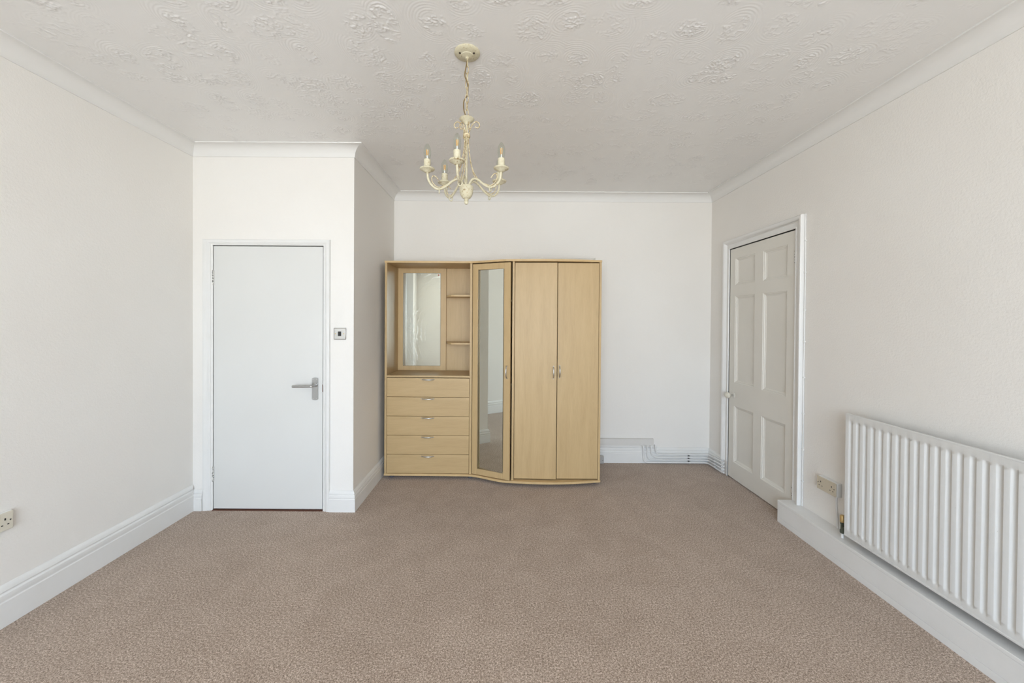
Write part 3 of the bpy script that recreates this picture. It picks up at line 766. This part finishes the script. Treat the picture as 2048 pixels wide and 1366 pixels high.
b = B(); b.box(sx-.0395, sx+.0395, YD-.0098, YD-.0085, sz-.038, sz+.038, .0003, 1); pl_ = b.done('plate', M['brushed'], sw)
b = B(); b.box(sx-.0115, sx+.0115, YD-.014, YD-.0095, sz-.017, sz+.017, .0015); b.done('rocker', M['black'], sw)
for s_ in (-1, 1):
    b = B(); b.lathe([(.0042, 0), (.0042, .001), (0, .0016)], (sx+s_*.031, YD-.0098, sz), 14, Matrix.Rotation(PI/2, 3, 'X')); b.done('screw', M['brass'], pl_)

# ------------------------------------------------------------------ pipes on the skirting
PYB, PXR = YB-.037, XR-.037
zrun = [.0125, .040, .0665, .095]; xst = [1.403, 1.440, 1.480, 1.525]; rad_ = [.045, .05, .055, .05]
nm_ = ['lowest of the four white heating pipes along the back baseboard', 'second lowest of the four white heating pipes along the baseboard',
       'second highest of the four white heating pipes along the baseboard', 'highest of the four white heating pipes along the back baseboard']
for i in range(4):
    z = zrun[i]; z2 = z+.010+.004*i
    pts = fillet([(xst[i], YB-.012, .178), (xst[i], PYB, .176), (xst[i]+.004, PYB, z), (1.86, PYB, z+.002), (PXR, PYB, z+.002), (PXR, 3.66, z2), (PXR+.008, 3.585, z2)],
                 [.012, rad_[i], .01, .05, .03], 7)
    b = B(); b.tube(pts, .0075, 12); tag(b.done('heating_pipe', M['pipe'], smooth=60), nm_[i], 'pipe', 'heating pipes on the baseboard')
b = B(); b.box(1.857, 1.877, YB-.022, YB-.0225+.001, .002, .112, 0)
for z in zrun: b.tube([(1.857, PYB, z+.002), (1.877, PYB, z+.002)], .0098, 12)
tag(b.done('pipe_clip', M['pipe'], smooth=40), 'white clip holding the pipes on the back wall', 'clip', 'pipe clips')
b = B()
for i, z in enumerate(zrun): b.tube([(PXR, 3.715, z+.010+.002*i), (PXR, 3.735, z+.010+.002*i)], .0098, 12)
b.box(XR-.0225, XR-.0215, 3.715, 3.735, .006, .125)
tag(b.done('pipe_clip', M['pipe'], smooth=40), 'white clip holding the pipes near the panelled door', 'clip', 'pipe clips')
b = B(); b.box(.70, 1.511, YB-.028, YB, .179, .246, .002); tag(b.done('pipe_casing', M['board']), 'pale grey strip of pipe casing above the back baseboard', 'casing')
# painted cable down the door frame, and under the socket
cy_ = D2[0]-.0925
cb = thing('clipped_cable', (XR-.006, cy_, PZ), 'white painted cable clipped beside the panelled door frame', 'cable')
b = B(); b.tube(spline([(XR-.005, cy_+random.uniform(-.0015, .0015), PZ+.001+k*(2.03/16)) for k in range(17)], 4), .0045, 8); b.done('cable', M['trim'], cb, smooth=60)
for z in (.33, .55, .80, 1.05, 1.30, 1.52, 1.78, 2.0):
    b = B(); b.box(XR-.011, XR, cy_-.009, cy_+.006, z-.005, z+.005, .0015); b.done('cable_clip', M['trim'], cb)
b = B(); b.tube(spline([(XR-.006, 2.395, .355), (XR-.005, 2.398, .30), (XR-.005, 2.392, .25), (XR-.006, 2.389, .20), (XR-.006, 2.385, PZ+.001)], 5), .0055, 8)
tag(b.done('socket_cable', M['trim'], smooth=60), 'white painted cable dropping from the socket to the ledge', 'cable')
